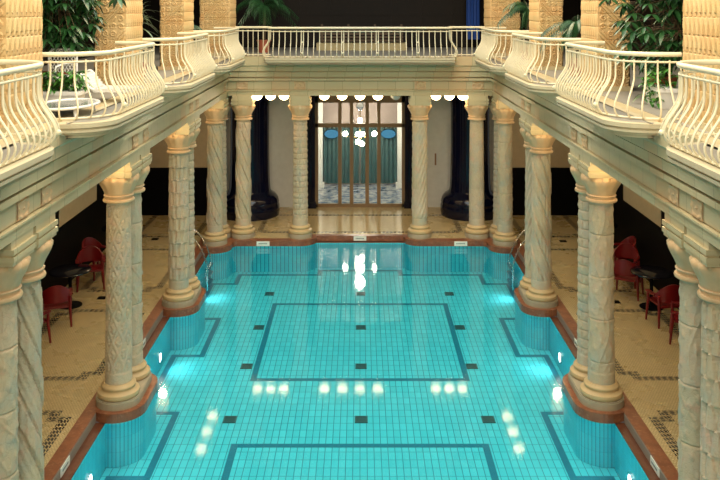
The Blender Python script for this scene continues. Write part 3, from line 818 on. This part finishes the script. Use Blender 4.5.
def palm(name,label,loc,nf,L,seed,mat,h0,potr=.2,pota=.36):
    rnd=random.Random(seed); g=thing(name,label,'plant',loc); pot(g,potr,pota,M['terra'])
    t=MB(); t.tube([(0,0,pota*.8),(.02,0,h0)],[.05,.035],8); t.build('trunk',M['trunk'],g,50)
    fo=MB()
    for k in range(nf):
        a=rnd.uniform(0,2*pi); el=rnd.uniform(.1,1.2); l=L*rnd.uniform(.75,1.1); d=Vector((cos(a)*cos(el),sin(a)*cos(el),sin(el)))
        P=[]
        for i in range(9):
            q=i/8; P.append(Vector((0,0,h0))+d*l*q+Vector((0,0,-.75*l*q*q)))
        fo.tube(P,.005,4)
        for i in range(1,9):
            tx=(P[i]-P[i-1]).normalized(); sd=tx.cross(Vector((0,0,1))); sd=sd.normalized() if sd.length>.01 else Vector((1,0,0))
            for sg in (-1,1):
                for f in (0,.5):
                    leaf(fo,P[i-1].lerp(P[i],f),sd*sg+tx*1.1+Vector((0,0,-.45)),.20*l*(1-.5*i/9)+.05,.022,.45,2)
    fo.build('foliage',mat,g,60); return g
palm('potted_palm','dark feathery palm in terracotta pot behind back railing, left corner',(-2.75,24.3,ZG),26,1.15,11,M['palm'],1.35)
palm('potted_palm','dark feathery palm between third and corner piers on the right gallery',(4.15,21.0,ZG),24,.9,12,M['palm'],1.25)
palm('potted_palm','dark feathery palm between second and third piers on the right gallery',(4.1,16.0,ZG),24,.85,14,M['palm'],.95)
palm('potted_palm','small dim palm between third and corner piers on the left gallery',(-4.35,20.9,ZG),20,.6,15,M['palm'],.8)
def spiky(label,loc,n,L,seed,h0):
    rnd=random.Random(seed); g=thing('dracaena',label,'plant',loc); pot(g,.17,.3,M['terra'])
    t=MB(); t.tube([(0,0,.25),(.0,0,h0)],.022,8); t.build('trunk',M['trunk'],g,50); fo=MB()
    for k in range(n):
        a=rnd.uniform(0,2*pi); el=rnd.uniform(-.1,1.3); leaf(fo,(0,0,h0+rnd.uniform(-.25,.1)),(cos(a)*cos(el),sin(a)*cos(el),sin(el)),L*rnd.uniform(.7,1.1),.035,.5,5)
    fo.build('foliage',M['dracaena'],g,60)
spiky('spiky grey green plant between second and third piers on the left gallery',(-4.02,15.4,ZG),50,.55,21,1.15)
def trough(label,loc,sx,sy,h,seed,mat,n,hang=0):
    rnd=random.Random(seed); g=thing('planter_trough',label,'planter',loc); b=MB()
    b.add([(-sx*.85,-sy*.85,0),(sx*.85,-sy*.85,0),(sx*.85,sy*.85,0),(-sx*.85,sy*.85,0),(-sx,-sy,h),(sx,-sy,h),(sx,sy,h),(-sx,sy,h)],[(3,2,1,0),(4,5,6,7),(0,1,5,4),(1,2,6,5),(2,3,7,6),(3,0,4,7)])
    b.box(-sx-.015,sx+.015,-sy-.015,sy+.015,h-.04,h+.01); b.build('trough',M['whitep'],g)
    fo=MB()
    for k in range(n):
        x,y=rnd.uniform(-sx,sx),rnd.uniform(-sy,sy); z=h+rnd.uniform(.02,.26)
        if hang and rnd.random()<.4: x=-sx-.06*rnd.random(); z=h-rnd.uniform(-.15,hang)
        a=rnd.uniform(0,6.3); leaf(fo,(x,y,z),(cos(a),sin(a),rnd.uniform(-.3,.6)),rnd.uniform(.07,.13),.05,.5,3)
    fo.build('foliage',mat,g,60)
trough('white planter with bright green leaves between the white loungers',(-3.98,11.28,ZG),.30,.16,.2,31,M['leaf2'],330)
trough('white planter with trailing vine behind the right balcony railing',(3.98,11.2,ZG),.13,.3,.26,33,M['leaf2'],170,.2)

# ------------------------------------------------------------------ gallery furniture
def lattice_chair():
    g=thing('lattice_chair','white plastic chair with lattice back beside first left pier','chair',(-4.27,11.75,ZG),R(-20))
    g.scale=(.92,.92,.9)
    s=MB(); s.box(-.25,.25,-.24,.24,.37,.41); s.build('seat',M['whitep'],g)
    b=MB(); 
    for k in range(-4,10):
        x0=-.25+k*.065
        def cl(x0,x1,z0,z1):
            out=[]
            for t in [i/10 for i in range(11)]:
                x=x0+(x1-x0)*t
                if -.25<=x<=.25: out.append((x,.26,z0+(z1-z0)*t))
            return out
        for P in (cl(x0,x0+.25,.44,.78),cl(x0+.25,x0,.44,.78)):
            if len(P)>1: b.tube(P,.008,4)
    b.build('backrest',M['whitep'],g)
    f=MB(); f.tube([(-.26,.26,.38),(-.26,.26,.74),(-.2,.26,.8),(.2,.26,.8),(.26,.26,.74),(.26,.26,.38)],.016,8); f.build('back_frame',M['whitep'],g,50)
    for x in (-.22,.22):
        for y in (-.21,.23):
            q=MB(); q.tube([(x,y,.38),(x*1.12,y*1.1,0)],[.02,.015],6); q.build('leg',M['whitep'],g)
        q=MB(); q.tube([(x*1.15,.24,.6),(x*1.2,-.05,.6),(x*1.2,-.22,.56),(x*1.15,-.22,.38)],.016,6); q.build('arm',M['whitep'],g,50)
lattice_chair()
def lounger():
    g=thing('sun_lounger','white plastic lounger with curved raised back on the left balcony','lounger',(-3.52,11.95,ZG),R(0))
    g.scale=(.75,.9,.95)
    s=MB(); 
    for k in range(9): s.box(-.16+k*.075,-.10+k*.075,-.27,.27,.17,.20)
    s.box(-.2,.55,-.3,-.26,.15,.2); s.box(-.2,.55,.26,.3,.15,.2); s.build('seat',M['whitep'],g)
    for y in (-.28,.28):
        b=MB(); b.tube(catm3([(-.12,y,.16),(-.28,y,.22),(-.40,y,.38),(-.50,y,.42),(-.60,y,.34),(-.63,y,.2),(-.62,y,0)]),.024,8)
        b.build('side_frame',M['whitep'],g,50)
    q=MB()
    for k in range(6):
        t=k/5; q.box(-.22-.2*t,-.19-.2*t,-.27,.27,.19+.17*t,.225+.19*t)
    q.build('backrest',M['whitep'],g)
    for y in (-.26,.26):
        l=MB(); l.tube([(.42,y,.16),(.47,y,0)],.02,6); l.build('leg',M['whitep'],g)
def catm3(P,n=5):
    P=[Vector(p) for p in P]; out=[]
    for i in range(len(P)-1):
        p0=P[max(i-1,0)];p1=P[i];p2=P[i+1];p3=P[min(i+2,len(P)-1)]
        for k in range(n):
            t=k/n; out.append(.5*((2*p1)+(-p0+p2)*t+(2*p0-5*p1+4*p2-p3)*t*t+(-p0+3*p1-3*p2+p3)*t**3))
    out.append(P[-1]); return out
lounger()
def oval_table():
    g=thing('oval_table','low oval table with white rim and grey top on the left balcony','table',(-3.62,10.5,ZG))
    g.scale=(1.0,1.05,.62)
    def ov(a,b,n=32): return [(a*cos(2*pi*k/n),b*sin(2*pi*k/n)) for k in range(n)]
    t=MB(); t.prism(ov(.33,.50),.175,.195); t.build('top',M['tablegrey'],g)
    r=MB(); r.tube([(x,y,.19) for x,y in ov(.35,.52)+[(.35,0),(.35*cos(.2),.52*sin(.2))]],.03,8); r.build('rim',M['whitep'],g,50)
    for x in (-.2,.2):
        for y in (-.3,.3):
            l=MB(); l.tube([(x,y,.18),(x*1.15,y*1.15,0)],.02,6); l.build('leg',M['whitep'],g)
oval_table()
def back_gallery():
    g=thing('slatted_counter','dim brown slatted counter on tan step behind back balcony','counter',(.05,25.6,ZG))
    b=MB(); b.box(-1.35,1.35,-.25,.5,0,.22); b.build('step',M['bench'],g)
    s=MB()
    for k in range(5): s.box(-1.25,1.25,0,.03,.26+k*.1,.32+k*.1)
    s.build('slats',M['wood'],g)
    for x in (-1.2,-.4,.4,1.2):
        p=MB(); p.box(x-.03,x+.03,.03,.08,.2,.78); p.build('post',M['wood'],g)
    c=MB()
    c.grid((3.28,26.2,ZG+.3),(.42,0,0),(0,0,2.2),40,2,lambda u,v:.03*sin(u*70),(0,-1,0))
    tag(c.build('blue_curtain',M['blue'],None,60),'narrow blue curtain hanging beside the far right gallery pier','curtain')
back_gallery()

# ------------------------------------------------------------------ chairs and tables in the aisles
def armchair():
    g=thing('armchair','x','chair')
    s=MB(); s.add([(-.25,-.25,.40),(.25,-.25,.40),(.22,.24,.38),(-.22,.24,.38),(-.25,-.25,.44),(.25,-.25,.44),(.22,.24,.42),(-.22,.24,.42)],[(3,2,1,0),(4,5,6,7),(0,1,5,4),(1,2,6,5),(2,3,7,6),(3,0,4,7)])
    s.build('seat',M['red'],g)
    # rounded back shell wrapping into arms
    b=MB(); n=18; vs=[]; fs=[]
    for i in range(n+1):
        a=pi*i/n; x=.29*cos(a); y=.06+.23*sin(a); top=.60+.24*max(0,sin(a))**1.2
        for dx in (0,.03):
            rx=(.29-dx)*cos(a); ry=.06+(.23-dx)*sin(a); vs+=[(rx,ry,.50 if 2<i<n-2 else .56),(rx,ry,top)]
    for i in range(n):
        p=i*4;q=(i+1)*4
        fs+=[(p,q,q+1,p+1),(p+2,p+3,q+3,q+2),(p+1,q+1,q+3,p+3),(p,p+2,q+2,q)]
    fs+=[(0,1,3,2),(n*4,n*4+2,n*4+3,n*4+1)]
    b.add(vs,fs); b.build('backrest',M['red'],g,40)
    for sx in (-1,1):
        a=MB(); a.box(sx*.275-.035,sx*.275+.035,-.24,.1,.58,.61); a.build('arm',M['red'],g)
        for y,z1 in ((-.22,.59),(.2,.6)):
            l=MB(); l.tube([(sx*.26,y,z1),(sx*.255,y,.4),(sx*.28,y*1.18,0)],[.026,.03,.02],8); l.build('leg',M['red'],g,50)
    return g
def table():
    g=thing('side_table','x','table')
    t=MB(); t.lathe([(.4,.70),(.42,.71),(.42,.73),(.40,.745),(.01,.745)],32); t.build('top',M['blackgloss'],g,40)
    p=MB(); p.lathe([(.05,.03),(.035,.1),(.035,.70),(.12,.705)],14); p.build('pedestal',M['black'],g,50)
    f=MB(); f.lathe([(.24,0),(.24,.015),(.06,.045)],24); f.build('foot',M['black'],g)
    return g
C0=armchair(); T0=table()
spots=[ # x,y,rz,label
 (-5.92,16.55,R(200),'dark red armchair on the left aisle, facing the near black table'),
 (-6.05,15.5,R(160),'dark red armchair half hidden behind the nearest left column'),
 (-5.95,18.75,R(20),'dark red armchair on the left aisle, nearest of the far left cluster'),
 (-6.08,19.55,R(60),'dark red armchair against the dark left wall, middle of the far left cluster'),
 (-5.7,20.45,R(200),'dark red armchair on the left aisle, poolside one of the far left cluster'),
 (5.72,18.2,R(150),'dark red armchair on the right aisle, beyond the near glossy black table'),
 (5.98,16.62,R(190),'dark red armchair on the right aisle next to the glossy black table'),
 (6.02,15.75,R(250),'dark red armchair half hidden behind the nearest right column'),
 (5.92,19.0,R(-30),'dark red armchair on the right aisle, nearest of the far right cluster'),
 (6.1,19.75,R(-80),'dark red armchair against the dark right wall, middle of the far right cluster'),
 (5.72,20.35,R(160),'dark red armchair on the right aisle, farthest of the far right cluster')]
for i,(x,y,rz,lb) in enumerate(spots):
    if i==0:
        C0.location=(x,y,0); C0.rotation_euler.z=rz; C0['label']=lb; C0['group']='dark red armchairs in the aisles'
    else: dup(C0,(x,y,0),rz,lb,'dark red armchairs in the aisles')
ts=[(-6.0,17.6,'glossy black round table by the left wall between the red chairs'),(6.0,17.5,'glossy black round table by the right wall between the red chairs'),
    (-5.95,21.0,'black round table by the left wall beyond the far red chairs'),(6.02,21.3,'black round table by the right wall beyond the far red chairs')]
for i,(x,y,lb) in enumerate(ts):
    if i==0: T0.location=(x,y,0); T0['label']=lb; T0['group']='black tables in the aisles'
    else: dup(T0,(x,y,0),0,lb,'black tables in the aisles')
for x,y,lb in ((-5.48,18.05,'small dark floor drain in left aisle, nearer one'),(-5.45,22.6,'small dark floor drain in left aisle, farther one'),(5.35,17.8,'small dark floor drain in right aisle, nearer one'),(5.35,22.4,'small dark floor drain in right aisle, farther one')):
    g=MB(); g.box(-.09,.09,-.09,.09,0,.006)
    for k in range(5): g.box(-.08,.08,-.075+k*.032,-.06+k*.032,.006,.011)
    tag(g.build('floor_grate',M['black'],None,None,(x,y,0.0)),lb,'drain','floor drains in the aisles')

# ------------------------------------------------------------------ ladders
for s,sn in ((-1,'left'),(1,'right')):
    g=thing('pool_ladder','chrome pool ladder with hooped handrails at the far %s corner'%sn,'ladder',(s*3.86,20.95,0))
    for dy in (-.27,.27):
        P=catm3([(s*.72,dy,.0),(s*.72,dy,.35),(s*.58,dy,.62),(s*.34,dy,.66),(s*.08,dy,.40),(-s*.10,dy,.02),(-s*.14,dy,-.25),(-s*.14,dy,-.72)])
        b=MB(); b.tube(P,.02,8); b.build('handrail',M['chrome'],g,60)
        b=MB(); b.lathe([(.05,0),(.05,.012),(.025,.03)],16,(s*.72,dy,0)); b.build('foot_flange',M['chrome'],g)
    for z in (-.22,-.42,-.62):
        b=MB(); b.box(-.05,.05,-.27,.27,-.015,.015); b.build('tread',M['line'],g,None,(-s*.15,0,z))

# ------------------------------------------------------------------ lights
def area(name,loc,rot,sx,sy,e,col):
    L=bpy.data.lights.new(name,'AREA'); L.shape='RECTANGLE'; L.size=sx; L.size_y=sy; L.energy=e; L.color=col
    o=link(name,L,None,loc); o.rotation_euler=rot; return o
area('skylight',(0,11.5,10.5),(0,0,0),6.5,20,1150,(.96,1.0,.93))
area('front_fill_light',(0,-3.5,9.0),(R(62),0,0),8,2.5,900,(1,.84,.58))  # warm fill added behind the camera, not a fitting of the hall
for s in (-1,1):
    area('pier_fill_light',(s*2.4,14,8.1),(0,-s*R(50),0),.4,17,300,(1,.70,.36))  # unseen strips added over the pool edges to warm the piers
    for y in (9.4,13.7,18.0,22.4):
        L=bpy.data.lights.new('aisle_lamp','POINT'); L.energy=30; L.color=(1,.78,.46); L.shadow_soft_size=.09
        link('aisle_lamp',L,None,(s*5.2,y,3.7))
L=bpy.data.lights.new('chandelier_light','POINT'); L.energy=110; L.color=(1,.84,.66); L.shadow_soft_size=.15; link('chandelier_light',L,None,(0,28.1,2.6))
w=bpy.data.worlds.new('World'); sc.world=w; w.use_nodes=True
w.node_tree.nodes['Background'].inputs[0].default_value=(1,.95,.86,1); w.node_tree.nodes['Background'].inputs[1].default_value=.12

# ------------------------------------------------------------------ camera
cd=bpy.data.cameras.new('Camera'); cam=link('Camera',cd,None,(0,0,6.2)); cam.rotation_euler=(R(90),0,0)
cd.sensor_width=36; cd.lens=42.5; cd.shift_y=-234/720; cd.clip_end=200
sc.camera=cam
sc.view_settings.view_transform='Standard'; sc.view_settings.look='None'; sc.view_settings.gamma=1; sc.view_settings.exposure=.36
try: sc.cycles.use_denoising=True; sc.cycles.transparent_max_bounces=16; sc.cycles.max_bounces=8
except Exception: pass
